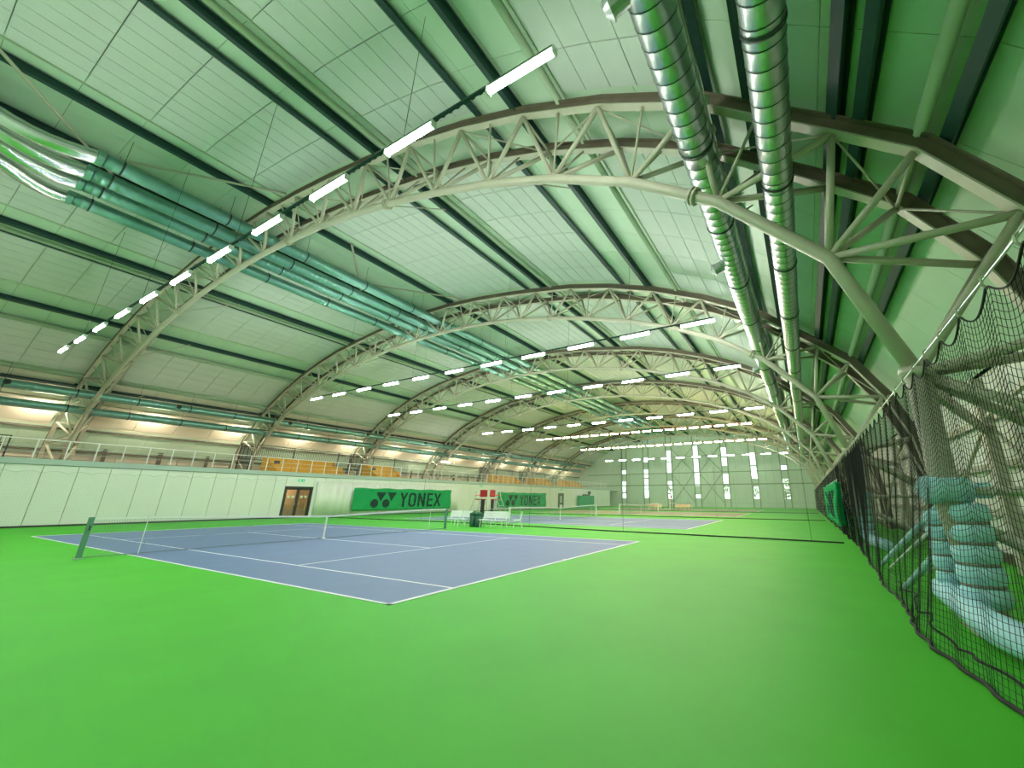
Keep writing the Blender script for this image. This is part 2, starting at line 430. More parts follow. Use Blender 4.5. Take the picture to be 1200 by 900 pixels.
# ---------------------------------------------------------------- ventilation ducts
def duct(name, x, z, r, ya, yb, m, label, pitch=0.3, bands=(), nozzles=(), n=18, ports=()):
    t = thing(name, label, 'duct', (x, ya, z), 'long round ventilation ducts')
    mb = MB(); pts = []; rs = []; y = 0; L = yb - ya
    while y < L:
        st = pitch if y < 45 else 1.5
        pts += [(0, y, 0), (0, y + st - .035, 0), (0, y + st - .0175, 0)]; rs += [r, r, r * 1.018]; y += st
    mb.tube(pts, rs, n).build('duct_body', m, t, smooth=True)
    if m is GALV:
        mb = MB(); y = pitch - .03
        while y < min(L, 32): mb.tube([(0, y - .009, 0), (0, y + .009, 0)], r * 1.022, n, cap=False); y += pitch
        mb.build('duct_seam', BAND, t, smooth=True, kind='stuff')
    for b in bands:
        MB().tube([(0, b - ya - .03, 0), (0, b - ya + .03, 0)], r * 1.06, n).build('duct_band', BAND, t, smooth=True)
        MB().tube([(0, b - ya, r), (0, b - ya, r + 1.1)], 0.008, 4).build('hanger_rod', BAND, t)
    for (ny_, dv) in nozzles:
        d = Vector(dv).normalized(); o = Vector((0, ny_ - ya, 0)); c = o + d * r
        mb = MB(); mb.tube([o + d * r * .8, o + d * (r + .22)], 0.17, 14)
        for q in range(4): mb.tube([o + d * (r + .04 + .055 * q), o + d * (r + .055 + .055 * q)], 0.18, 14)
        mb.tube([o + d * (r + .22), o + d * (r + .25), o + d * (r + .34)], [0.20, 0.20, 0.08], 14)
        mb.build('duct_nozzle', GALV if m is GALV else GALVG, t, smooth=False)
    for (py, dv) in ports:
        d = Vector(dv).normalized(); o = Vector((0, py - ya, 0))
        MB().tube([o + d * r * .9, o + d * (r + .06)], [0.17, 0.15], 12).build('duct_port', DARK, t)
    return t
duct('ventilation_duct', 4.95, 8.95, 0.35, Y0 + .2, 66, GALV, 'silver spiral duct with stub nozzles, left of the two overhead at right',
     bands=(-1.4, 2.2, 5.0, 8.3, 11.6, 15, 18.3, 21.6, 25), nozzles=((-.95, (-1, 0, -.35)), (6.98, (-1, 0, -.35)), (18.5, (-1, 0, -.35))))
duct('ventilation_duct', 6.38, 7.85, 0.29, Y0 + .2, 76, GALV, 'plain silver spiral duct, right of the two overhead at right',
     bands=(-.3, 2.75, 6, 9.3, 12.6, 16, 19.3, 22.6))
MIDB = [-2.3 + 3.4 * i for i in range(0, 20)]
for x, z, r, lb in ((-16.75, 14.4, 0.29, 'greenish spiral duct, rightmost of the four under the roof ridge'),
                    (-18.25, 14.42, 0.31, 'greenish spiral duct, second from right of the four under the roof ridge'),
                    (-19.35, 14.38, 0.31, 'greenish spiral duct, third from right of the four under the roof ridge'),
                    (-20.85, 14.28, 0.29, 'greenish spiral duct, leftmost of the four under the roof ridge')):
    duct('ventilation_duct', x, z, r, -2.75, 70, GALVG, lb, pitch=0.25, bands=MIDB, n=14)
SB = [-1 + 3.0 * i for i in range(-2, 26)]
duct('ventilation_duct', -39.1, 8.75, 0.29, Y0 + .2, 76, GALVG, 'upper of the two green ducts along the spectator gallery', pitch=0.3, bands=SB, n=14,
     ports=[(-0.9 + 8.15 * i, (1, 0, .2)) for i in range(9)])
duct('ventilation_duct', -40.3, 7.75, 0.29, Y0 + .2, 76, GALVG, 'lower of the two green ducts along the spectator gallery', pitch=0.3, bands=SB, n=14)
# flexible hoses and the air unit they leave
FLB = ['uppermost', 'second', 'third', 'lowest']
for i, (xa, xb, za) in enumerate(((-17.0, -16.75, 14.4), (-18.0, -18.25, 14.4), (-18.75, -19.35, 14.35), (-19.6, -20.85, 14.25))):
    pts = []
    for q in range(13):
        s = q / 12; e = s * s * (3 - 2 * s)
        pts.append((xa + (xb - xa) * e, -5.3 + 2.46 * s, za - 0.22 * math.sin(PI * s)))
    rs = [0.27 + (0.012 if q % 2 else 0) for q in range(13)]
    o = MB().tube(pts, rs, 14).build('flexible_duct', FOIL, smooth=True)
    tag(o, f'crinkled silver flexible hose, {FLB[i]} of four at the left edge', 'hose', 'flexible hoses into the ridge ducts')
    c = Vector(pts[-1]); 
    MB().tube([c - Vector((0, .12, 0)), c + Vector((0, .06, 0))], 0.325, 14).build('hose_clamp', GALVG, o)
u = thing('air_handling_unit', 'boxy green metal air unit at the far left edge under the roof', 'air unit', (-18.3, -6.3, 13.75))
MB().box(-1.9, 1.9, -1.1, 0.9, 0, 1.25).build('unit_casing', GALVG, u)
for x in (-1.9, 0, 1.9): MB().box(x - .04, x + .04, -1.12, .93, -.03, 1.28).build('casing_rib', RAIL, u)
for x in (-1.6, 1.6): MB().tube([(x, -.1, 1.25), (x, -.1, 2.0)], .02, 6).build('hanger_rod', DARK, u)

# ---------------------------------------------------------------- lamps
def lamp_meshes(lit):
    h = MB().box(-.75, .75, -.05, .05, .056, .10).mesh('lamp_housing', WHITE)
    d = MB(); d.tube([(-.72, 0, 0), (.72, 0, 0)], .055, 10); d = d.mesh('lamp_diffuser', lit, True)
    e = MB().box(-.76, -.72, -.06, .06, -.06, .1).mesh('lamp_end', WHITE)
    e2 = MB().box(.72, .76, -.06, .06, -.06, .1).mesh('lamp_end', WHITE)
    return h, d, e, e2
LM = {'w': lamp_meshes(LAMPW), 'y': lamp_meshes(LAMPY)}
def far_lamp(lit, L=.75):
    mb = MB().box(-L, L, -.05, .05, .056, .10); mb.cur = 1; mb.tube([(-L + .03, 0, 0), (L - .03, 0, 0)], .055, 8)
    return mb.mesh('ceiling_lamp', [WHITE, lit])
FAR = {'w': far_lamp(LAMPW), 'y': far_lamp(LAMPY, .5)}
ROWN = ['nearest row', 'second row from the camera', 'third row from the camera', 'fourth row from the camera',
        'first close-set warm row', 'second close-set warm row', 'row before the end wall']
ROWS = [(-0.71, 8.97, 2.5, 2.95, 11, 'w'), (11.3, 9.0, 2.84, 2.93, 11, 'w'), (18.1, 9.0, 2.96, 2.96, 11, 'w'), (30.1, 9.0, 3.2, 2.95, 11, 'w'),
        (37.2, 9.0, 1.66, 1.34, 20, 'y'), (49.3, 9.0, 2.1, 1.37, 20, 'y'), (67.8, 9.0, 3.9, 2.93, 12, 'w')]
for ri, (y, z, x0, dx, n, kd) in enumerate(ROWS):
    warm = kd == 'y'
    x1 = x0 - dx * (n - 1)
    rl = thing('lamp_rail', f'thin hanging rail carrying the lamps of the {ROWN[ri]}', 'rail', ((x0 + x1) / 2, y, z + .12), 'rails of the lamp rows')
    L = x0 - x1 + 1.4
    mb = MB().box(-L / 2, L / 2, -.03, .03, 0, .05)
    if ri < 2:
        k = -L / 2
        while k < L / 2: mb.box(k, k + .08, -.04, .04, -.012, 0); k += .2
    mb.build('rail_bar', RUST if warm else RAIL, rl)
    m = 4
    for i in range(m):
        xx = -L / 2 + L * (i + .5) / m; xw = (x0 + x1) / 2 + xx - XC
        MB().tube([(xx, 0, .05), (xx, 0, roof_pt(xw, 0.36)[1] - z - .12)], 0.006, 4).build('suspension_wire', DARK, rl)
    for i in range(n):
        lab = (f'warm tube lamp, {ORD[i]} from right in the {ROWN[ri]}' if warm else f'white tube lamp, {ORD[i]} from right in the {ROWN[ri]}')
        if ri < 3:
            t = thing('ceiling_lamp', lab, 'lamp', (x0 - dx * i, y, z), 'tube lamps hung in rows')
            for nm, me in zip(('lamp_housing', 'lamp_diffuser', 'lamp_end', 'lamp_end'), LM[kd]): link(nm, me, t)
            MB  # parts share mesh data
        else:
            tag(link('ceiling_lamp', FAR[kd], None, (x0 - dx * i, y, z)), lab, 'lamp', 'tube lamps hung in rows')

# ---------------------------------------------------------------- left court wall, door, gallery
XW = -32.6
wl = struct('wall_left', 'low white panelled wall along the left side of the courts')
DY0, DY1, DZ = 13.3, 15.5, 2.55
MB().box(XW - .35, XW - .28, Y0, DY0, 0, 3.4).build('wall_core', DARK, wl)
MB().box(XW - .35, XW - .28, DY1, 76.6, 0, 3.4).build('wall_core', DARK, wl)
MB().box(XW - .35, XW - .28, DY0, DY1, DZ, 3.4).build('wall_core', DARK, wl)
y = 0.9 - 1.29 * 8
while y < 76:
    ya, yb = max(y, Y0), min(y + 1.29, 76.6)
    for a, b in ([(ya, yb)] if (yb <= DY0 or ya >= DY1) else [(ya, min(yb, DY0)), (max(ya, DY1), yb)]):
        if b - a > 0.05: MB().box(XW - .27, XW, a + .011, b - .011, 0.06, 3.4).build('wall_panel', WALLW, wl)
    y += 1.29
MB().box(XW - .27, XW, DY0 + .01, DY1 - .01, DZ + .02, 3.4).build('wall_panel', WALLW, wl)
# rounded return at the far end of the wall
mb = MB(); pr_ = [(XW, 76.62)] + [(XW - 1.2 + 1.2 * math.cos(a), 76.62 + 1.2 * math.sin(a)) for a in [PI / 2 * i / 6 for i in range(7)]] + [(XW - 6, 77.82)]
for (xa, ya), (xb, yb) in zip(pr_, pr_[1:]): mb.beam((xa, ya, 1.7), (xb, yb, 1.7), .08, 3.4)
mb.build('wall_return', WALLW, wl)
b_ = MB().box(XW, XW + .03, Y0, 76.6, 0, .10).build('baseboard_left', DARK); b_['kind'] = 'structure'; b_['label'] = 'dark strip along the foot of the left wall'; b_['category'] = 'baseboard'
b_ = MB().box(XW - .55, XW + .10, Y0, 76.8, 3.42, 3.74).build('trim_1', COPE); b_['kind'] = 'structure'; b_['label'] = 'grey green coping on top of the left wall'; b_['category'] = 'trim'
# door with lobby behind
dr = struct('door_1', 'dark framed glazed double door in the left wall', (XW, DY0, 0))
W_ = DY1 - DY0
for a, b, c, d in ((0, .12, 0, DZ), (W_ - .12, W_, 0, DZ), (0, W_, DZ - .13, DZ)): MB().box(-.25, .03, a, b, c, d).build('door_frame', DARK, dr)
for k, (a, b) in enumerate(((.12, W_ / 2 - .005), (W_ / 2 + .005, W_ - .12))):
    lf = MB()
    for q in ((a, a + .1, 0.02, DZ - .13), (b - .1, b, .02, DZ - .13), (a, b, .02, .16), (a, b, DZ - .26, DZ - .13)): lf.box(-.12, -.05, *q)
    lf = lf.build('door_leaf', DARK, dr)
    MB().box(-.09, -.08, a + .1, b - .1, .16, DZ - .26).build('pane', DPANE, lf)
    for q in (0, 1): MB().box(-.075, -.07, a + .22 + .32 * q, a + .42 + .32 * q, 1.62, 1.82).build('door_sticker', mat('sticker', (0.55, 0.65, 0.5), .6), lf)
    hy = b - .14 if k == 0 else a + .14
    MB().tube([(-.05, hy, 1.0), (0.0, hy, 1.0), (0.0, hy, 1.25), (-.05, hy, 1.25)], .012, 6).build('door_handle', GALV, lf)
lob = MB(); x0, x1, y0_, y1_ = XW - 2.4, XW - .36, DY0 - .8, DY1 + .8
lob.box(x0 - .1, x0, y0_, y1_, 0, 2.9); lob.box(x0, x1, y0_ - .1, y0_, 0, 2.9); lob.box(x0, x1, y1_, y1_ + .1, 0, 2.9); lob.box(x0, x1, y0_, y1_, 2.8, 2.9)
lob = lob.build('wall_lobby', LOBBY); lob['kind'] = 'structure'; lob['label'] = 'brown walls of the lobby seen through the glazed door'; lob['category'] = 'wall'
lm = MB().box(x0 + .6, x1 - .6, 14.0, 14.8, 2.72, 2.79).build('lobby_fill_light', LAMPG); tag(lm, 'added warm fill light under the lobby ceiling behind the glazed door', 'lamp')  # added, unseen light that brightens the lobby behind the glass
lm.data.materials[0] = mat('added_lobby_light', (1, .85, .6), emit=16)
ex = tag(MB().box(XW + .005, XW + .03, 14.2, 14.62, 3.06, 3.28).build('fire_extinguisher', RED), 'x', 'x'); bpy.data.objects.remove(ex)
def running_sign(y, z, label, w=.46, h=.22):
    s = MB().box(XW, XW + .05, y, y + w, z, z + h); s = s.build('exit_sign', EXITG); tag(s, label, 'sign', 'green exit signs')
    m = MB(); f = .055
    m.prism_yz([(y + .06, z + .03), (y + .16, z + .03), (y + .16, z + h - .03), (y + .06, z + h - .03)], XW + f - .004, XW + f)
    m.prism_yz([(y + .22, z + .1), (y + .33, z + .1), (y + .33, z + .05), (y + .42, z + .11), (y + .33, z + .17), (y + .33, z + .12), (y + .22, z + .12)], XW + f - .004, XW + f)
    m.build('sign_symbol', WHITE, s)
running_sign(14.2, 2.98, 'small green exit sign above the glazed double door')
running_sign(36.2, 3.1, 'small green exit sign on the wall behind the umpire chairs')
running_sign(56.5, 3.1, 'small green exit sign above the narrow far door')
d2 = struct('door_2', 'narrow dark glazed door far along the left wall', (XW, 55.7, 0))
for a, b, c, d in ((0, .15, 0, 2.55), (1.65, 1.8, 0, 2.55), (0, 1.8, 2.4, 2.55)): MB().box(0, .06, a, b, c, d).build('door_frame', DARK, d2)
lf = MB().box(0, .03, .15, 1.65, 0, 2.4).build('door_leaf', DARK, d2); MB().box(.03, .035, .55, 1.3, .9, 2.1).build('pane', mat('pale_pane', (.5, .52, .48), .2), lf)
MB().box(0.0, .07, .5, 1.4, 0.1, .6).build('kick_plate', WHITE, d2)

# gallery deck and its back wall
gd = MB().box(-44.6, XW - .36, Y0, Y1, 3.2, 3.42).build('floor_gallery', DECK); gd['kind'] = 'structure'; gd['label'] = 'grey floor of the spectator gallery above the left wall'; gd['category'] = 'floor'
wb = struct('wall_gallery', 'cream clad outer wall behind the spectator gallery')
XG = XC - 27.9
y = Y0
while y < Y1 - .1:
    yb = min(y + 3.77, Y1)
    for za, zb in ((3.42, 5.35),):
        MB().box(XG - .1, XG, y + .01, yb - .01, za, zb).build('cladding_panel', CREAM, wb)
    y = yb
MB().box(XG - .2, XG - .11, Y0, Y1, 0, 5.6).build('wall_core', DARK, wb)
for gx, gz in ((-27.32, 3.95), (-27.2, 5.05), (-26.3, 6.62)): MB().beam((XC + gx, Y0, gz), (XC + gx, Y1, gz), .14, .16).build('girt', GIRT, wb)
# cream lining along the slope above the gallery
for a, b in ((25.45, 26.35), (26.4, 27.3)):
    pa, pb = (-25.2, 7.3) if a < 26 else (-26.55, 5.95), (-26.5, 6.0) if a < 26 else (-27.4, 4.9)
for i in range(7):
    ya = TY[i] + .9; yb = (TY[i + 1] if i < 6 else Y1 + .9) - .9
    for k in range(4):
        y0_ = ya + (yb - ya) * k / 4; y1_ = ya + (yb - ya) * (k + 1) / 4
        for dxa, dxb in ((22.4, 24.0), (24.05, 25.7), (25.75, 26.9)):
            p, q = roof_pt(-dxb, .5), roof_pt(-dxa, .5)
            panel_mb(MB(), p, q, y0_ + .005, y1_ - .005).build('lining_panel', CREAM, wb)
for k in range(4):
    y0_, y1_ = 1.9 - 2.7 * (k + 1), 1.9 - 2.7 * k
    for dxa, dxb in ((22.4, 24.0), (24.05, 25.7), (25.75, 26.9)):
        panel_mb(MB(), roof_pt(-dxb, .5), roof_pt(-dxa, .5), y0_ + .005, y1_ - .005).build('lining_panel', CREAM, wb)
for k in range(8):
    yy = TY[0] - 5.65 + 11.3 * k
    MB().beam((XC - 27.25, yy, 3.42), (XC - 27.2, yy, 5.4), .2, .26, (0, 1, 0)).build('wall_post', GIRT, wb)
    for o in (-3.2, 3.2): MB().beam((XC - 27.25, yy + o, 3.42), (XC - 27.2, yy + o, 5.4), .16, .2, (0, 1, 0)).build('wall_post', GIRT, wb)
for k in (3, 5):
    ya, yb = TY[k] + .8, TY[k] + 10.4
    for a, b in ((ya, yb), (yb, ya)): MB().tube([(XC - 27.1, a, 3.5), (XC - 26.0, b, 6.6)], .06, 6).build('wall_brace', STEEL, wb)
# warm lamps that light the gallery wall
for i in range(15):
    y = -4.5 + 5.65 * i
    o = MB().box(-.05, .05, -.7, .7, 0, .06); o.cur = 1; o.box(-.06, .06, -.72, .72, .06, .12)
    o = o.build('gallery_lamp', [LAMPG, WHITE], None, (-41.3, y, 7.84))
    tag(o, f'warm tube lamp hidden behind the gallery ducts, {ORD[i]} from the left', 'lamp', 'warm lamps hidden behind the gallery ducts')
o = MB().box(-.06, .06, -.75, .75, 0, .07); o.cur = 1; o.box(-.05, .05, -.75, .75, .07, .12); o = o.build('gallery_lamp', [LAMPW, WHITE], None, (-36.5, 33.5, 6.3))
tag(o, 'lone white tube lamp in front of the gallery wall braces', 'lamp')
MB().tube([(0, 0, .1), (0, 0, 5.1)], .008, 4).build('suspension_wire', DARK, o)

# gallery railing
rg = thing('gallery_railing', 'pale steel railing along the gallery edge above the left wall', 'railing', (XW - .2, 0, 3.72))
for k in range(74):
    y = -7.5 + 1.13 * k
    MB().box(-.025, .025, y - .025, y + .025, 0, 1.12).build('railing_post', WHITE, rg)
MB().box(-.03, .03, Y0, 76.4, 1.1, 1.15).build('top_rail', WHITE, rg)
for z in (.38, .74): MB().tube([(0, Y0, z), (0, 76.4, z)], .010, 5).build('mid_rail', WHITE, rg)
# bleachers
BL = [(13.5, 20.1, 'longest yellow wooden bleacher, above the glazed door and first banner'),
      (23.0, 26.9, 'short yellow wooden bleacher above the middle of the first banner'),
      (43.5, 49.8, 'yellow wooden bleacher above the second banner, left of a pair'),
      (53.3, 59.4, 'yellow wooden bleacher above the narrow far door'),
      (64.2, 70.6, 'farthest yellow wooden bleacher, above the green covered stand')]
for ya, yb, lab in BL:
    t = thing('bleacher', lab, 'bleacher', (-35, ya, 3.42), 'yellow wooden bleachers on the gallery')
    L = yb - ya
    for k in range(3):
        z = .55 + .62 * k; x = -1.05 * k
        MB().box(x - 1.04, x, 0, L - .35 * k, z - .05, z).build('seat_tread', WOOD, t)
        n = max(2, int(L / 1.6))
        for j in range(n):
            w0 = (L - .35 * k) / n
            MB().box(x - .04, x - .01, j * w0 + .012, (j + 1) * w0 - .012, z - .60, z - .055).build('riser_panel', WOOD, t)
    for yy in (0.03, L - .05):
        m = MB(); top = [(-3.1, 0), (-.1, 0), (-.1, .5), (-1.1, 1.1), (-2.1, 1.75), (-3.1, 1.75)]
        m.sweep_xz(top, yy - .02 if yy < 1 else yy - .75, yy + .02 if yy < 1 else yy - .72); m.build('side_panel', WOOD, t)
    MB().box(-2.0, -1.95, .5, .95, 1.2, 1.5).build('access_hatch', DARK, t)
GR = [(12.0, 20.7, 'barred guard rail behind the longest bleacher'), (22.0, 27.6, 'barred guard rail behind the short bleacher'),
      (42.5, 50.5, 'barred guard rail behind the left bleacher of the far pair'), (52.5, 60.5, 'barred guard rail behind the bleacher over the narrow door')]
for ya, yb, lab in GR:
    t = thing('guard_rail', lab, 'railing', (-38.9, ya, 3.42), 'guard rails behind the bleachers'); L = yb - ya
    m = MB(); k = 0.1
    while k < L: m.box(-.012, .012, k - .012, k + .012, 1.6, 2.95); k += .16
    xk = .15
    while xk < 2.6: m.box(xk - .012, xk + .012, -.012, .012, .3, 2.95 - .42 * max(0, xk - .4)); m.box(xk - .012, xk + .012, L - .012, L + .012, .3, 2.95 - .42 * max(0, xk - .4)); xk += .16
    m.build('guard_bar', DARK, t, kind='stuff')
    for yy in (0, L / 2, L): MB().box(-.03, .03, yy - .03, yy + .03, 0, 3.0).build('guard_post', DARK, t)
    MB().box(-.025, .025, 0, L, 2.95, 3.0).build('top_rail', DARK, t); MB().box(-.025, .025, 0, L, 1.58, 1.63).build('lower_rail', DARK, t)

t = thing('guard_rail', 'dark barred guard rail at the far left end of the gallery edge', 'railing', (-34.2, -2.6, 3.42)); m = MB()
for k in range(14): m.box(-.012, .012, .1 + .15 * k - .012, .1 + .15 * k + .012, .1, 1.6)
m.build('guard_bar', DARK, t, kind='stuff')
for k in (0, 2.2): MB().box(-.03, .03, k - .03, k + .03, 0, 1.65).build('guard_post', DARK, t)
for z in (.1, 1.6): MB().box(-.025, .025, 0, 2.2, z, z + .05).build('guard_bar', DARK, t)
t = thing('equipment_case', 'low black case lying on the coping at the far left', 'case', (XW - .12, -1.75, 3.74))
MB().box(-.16, .16, 0, .95, 0, .15).build('case_body', DARK, t); MB().box(-.15, .15, .02, .93, .15, .18).build('case_lid', BAND, t)
MB().tube([(.16, .35, .08), (.20, .38, .08), (.20, .57, .08), (.16, .6, .08)], .012, 6).build('handle', STRAP, t)
# net curtain hung in front of the left wall (scalloped upper edge)
wc = thing('wall_net', 'thin white backdrop net with scalloped top hung before the left wall', 'net', (XW + .18, 0, 0))
m = MB(); rp = []
def wtop(y): return 2.95 + .12 * abs(math.sin(PI * y / .9))
y = Y0 + .2
while y < 60:
    if not (DY0 - .1 < y < DY1 + .1): m.strip((0, y, .05), (0, y, wtop(y)), (0, .003, 0))
    y += .12
z = .1
while z < 2.95:
    m.strip((0, Y0 + .2, z), (0, DY0, z), (0, 0, .003)); m.strip((0, DY1, z), (0, 60, z), (0, 0, .003)); z += .12
m.build('net_mesh', NETDV, wc, kind='stuff')
for a, b in ((Y0 + .2, DY0), (DY1, 60)):
    n = int((b - a) / .11); MB().tube([(0, a + (b - a) * i / n, wtop(a + (b - a) * i / n)) for i in range(n + 1)], .008, 4).build('net_rope', NETDV, wc)
# pleated white curtain between door and banner
pc = MB(); pts = []
n = 150
for i in range(n + 1):
    yy = 15.75 + (32.5 - 15.75) * i / n; xx = XW + .09 + .035 * math.sin(yy * 9.0 + 2 * math.sin(yy * 1.7))
    pts.append((xx, yy))
pc.add([(x, y, .08) for x, y in pts] + [(x, y, 3.05) for x, y in pts], [(i, i + 1, i + n + 2, i + n + 1) for i in range(n)])
pc = pc.build('backdrop_curtain', WALLW, smooth=True); tag(pc, 'pleated white curtain on the left wall behind the first green banner', 'curtain')
so = pc.modifiers.new('thick', 'SOLIDIFY'); so.thickness = 0.006

# ---------------------------------------------------------------- banners
def ring(cx, cz, rx, rz, tx, tz, n=28):
    outer = []; inner = []
    for i in range(n):
        a = 2 * PI * i / n; ca, sa = math.cos(a), math.sin(a)
        e = 0.62
        sx = math.copysign(abs(ca) ** e, ca); sz = math.copysign(abs(sa) ** e, sa)
        outer.append((cx + rx * sx, cz + rz * sz)); inner.append((cx + (rx - tx) * sx, cz + (rz - tz) * sz))
    return outer, inner
def banner_art(s):
    """list of convex polygons in (u,v): u along the banner 0..12.1, v height"""
    P = []
    for c, tri in (((2.25, .62), [(2.30, 1.70), (3.42, 1.70), (2.88, .80)]), ((3.50, .62), [(3.57, 1.70), (4.62, 1.70), (4.08, .80)])):
        P.append([(c[0] + .42 * math.cos(2 * PI * i / 24), c[1] + .42 * math.sin(2 * PI * i / 24)) for i in range(24)])
        P.append(tri[::-1])
    b, t = .24, 1.70
    def q(*pts): P.append(list(pts))
    x = 5.05                                                      # Y
    q((x, t), (x + .30, t), (x + .60, .95), (x + .36, .95)); q((x + .70, t), (x + .98, t), (x + .60, .95), (x + .36, .95)); q((x + .35, b), (x + .62, b), (x + .62, .97), (x + .35, .97))
    o, i_ = ring(6.62, (b + t) / 2, .50, (t - b) / 2, .27, .20)     # O
    for k in range(len(o)): k2 = (k + 1) % len(o); q(o[k], o[k2], i_[k2], i_[k])
    x = 7.35                                                      # N
    q((x, b), (x + .26, b), (x + .26, t), (x, t)); q((x + .72, b), (x + .98, b), (x + .98, t), (x + .72, t)); q((x + .70, b), (x + .98, b), (x + .28, t), (x, t))
    x = 8.55                                                      # E
    q((x, b), (x + .27, b), (x + .27, t), (x, t))
    for z in (b, (b + t) / 2 - .1, t - .22): q((x + .2, z), (x + .82, z), (x + .82, z + .22), (x + .2, z + .22))
    x = 9.5                                                       # X
    q((x, b), (x + .30, b), (x + 1.10, t), (x + .80, t)); q((x + .80, b), (x + 1.10, b), (x + .30, t), (x, t))
    return P
def cloth_banner(name, label, X, ya, L, z0, H, side=1, fold=0.015, ufold=0):
    """side=1: faces +x, reads towards +y; side=-1: faces -x, reads towards -y. ufold: depth of hanging folds"""
    t = thing(name, label, 'banner', (X, ya, z0), None)
    nu, nv = 96, 10
    def off(u, v): return fold * math.sin(u * 2.1 + 1.3 * v) + ufold * math.sin(u * 3.3 + .8 * math.sin(u * 1.1)) + .05 * (u > 10.6) * (u - 10.6) * math.sin(v * 3)
    def topz(u): return .035 * math.sin(u * 2.3) * (v_ := 1)
    vs = []; fs = []
    for j in range(nv + 1):
        for i in range(nu + 1):
            u = 12.1 * i / nu; v = H * j / nv
            vs.append((side * .04 + side * off(u, v), side * u * L / 12.1, v + topz(u) * v / H))
    for j in range(nv):
        for i in range(nu): fs.append((j * (nu + 1) + i, j * (nu + 1) + i + 1, (j + 1) * (nu + 1) + i + 1, (j + 1) * (nu + 1) + i))
    c = MB().add(vs, fs).build('banner_cloth', BANG, t, smooth=True)
    md = c.modifiers.new('thick', 'SOLIDIFY'); md.thickness = .004
    art = MB()
    for poly in banner_art(1):
        # cut each polygon into thin columns so that it follows the cloth
        u0 = min(p[0] for p in poly); u1 = max(p[0] for p in poly); n = max(2, int((u1 - u0) / .1))
        for k in range(n):
            a, b = u0 + (u1 - u0) * k / n, u0 + (u1 - u0) * (k + 1) / n
            pl = poly
            for lim, sg in ((a, 1), (b, -1)):
                out = []
                for e in range(len(pl)):
                    p, r = pl[e], pl[(e + 1) % len(pl)]
                    ip, ir = sg * (p[0] - lim) >= 0, sg * (r[0] - lim) >= 0
                    if ip: out.append(p)
                    if ip != ir:
                        s_ = (lim - p[0]) / (r[0] - p[0]); out.append((lim, p[1] + (r[1] - p[1]) * s_))
                pl = out
                if len(pl) < 3: break
            if len(pl) >= 3:
                art.add([(side * (.05 + off(u, v * H / 2.1)) + side * .004, side * u * L / 12.1, v * H / 2.1 + .03) for u, v in pl], [tuple(range(len(pl)))])
    art.build('banner_lettering', INK, t)
    m = MB()
    for i in range(13): m.tube([(side * .03, side * L * i / 12, H), (side * .0, side * L * i / 12, H + .12)], .012, 5)
    m.build('banner_tie', WHITE, t)
    return t
cloth_banner('banner', 'nearer green banner with black emblem and lettering on the left wall', XW + .22, 19.05, 12.1, .45, 2.12)
cloth_banner('banner', 'farther green banner with black emblem and lettering, right of umpire chairs', XW + .22, 39.6, 12.0, .35, 2.12)
cloth_banner('banner', 'green banner hanging in folds on the black net at right', 7.28, 23.9, 9.4, .60, 1.72, side=-1, ufold=.16)
cv = thing('covered_stand', 'green covered stand in two leaves against the white wall, dark knob on top', 'stand', (XW + .3, 61.9, 0))
for a, b in ((0, 2.9), (3.1, 6.3)):
    MB().box(0, .35 if a else .6, a, b, 0, 2.2).build('cover_panel', GREENL, cv)
MB().box(.1, .3, 1.9, 4.6, 2.2, 2.45).build('top_bar', DARK, cv)
MB().tube([(.2, 4.5, 2.45), (.2, 4.5, 2.6), (.2, 4.5, 2.95), (.2, 4.5, 3.1)], [.12, .3, .3, .12], 10).build('knob', DARK, cv, smooth=True)

# ---------------------------------------------------------------- right outer wall and its bracing
wr = struct('wall_right', 'pale cladding wall behind the black safety net on the right')
XR = XC + 27.75
MB().box(XR + .12, XR + .2, Y0, Y1, 0, 5.2).build('wall_core', DARK, wr)
y = TY[0] - 11.3
while y < Y1 - .1:
    yb = min(y + 1.13, Y1)
    if yb > Y0:
        for za, zb in ((.25, 2.45), (2.5, 4.9)): MB().box(XR, XR + .1, max(y, Y0) + .008, yb - .008, za, zb).build('cladding_panel', CLAD, wr) if yb < 42 else None
    y = yb
MB().box(XR + .02, XR + .1, 40.7, Y1, .25, 4.9).build('cladding_panel', CLAD, wr)
MB().box(XR - .12, XR + .12, Y0, Y1, 0, .25).build('plinth', GIRT, wr)
for z in (1.3, 2.5, 3.7): MB().beam((XR - .1, Y0, z), (XR - .1, Y1, z), .14, .16).build('girt', STEEL, wr)
for k in range(7):
    ym = TY[k] + 5.65
    MB().beam((XR - .45, ym, 0), (XR - .45, ym, 4.6), .24, .3, (0, 1, 0)).build('wall_post', STEEL, wr)
    MB().tube([(XR - .45, ym, 3.6), (XC + 26.7, TY[k] + .7, 3.7)], .06, 6).build('wall_brace', STEEL, wr)
    MB().tube([(XR - .45, ym, 3.5), (XC + 27.0, TY[k] + .7, .4)], .05, 6).build('wall_brace', STEEL, wr)
    MB().tube([(XR - .45, ym, 1.75), (XC + 27.0, TY[k] + .7, 1.75)], .05, 6).build('wall_brace', STEEL, wr)
    MB().beam((XC + 24.9, TY[k], 3.35), (XR - .5, ym, 3.3), .1, .2).build('wall_brace', STEEL, wr)
    MB().tube([(XR - .45, ym, 3.5), (XC + 27.0, TY[k] + 10.6, .4)], .05, 6).build('wall_brace', STEEL, wr)
# eave lining right
for a, b in ((25.5, 26.9),):
    pass

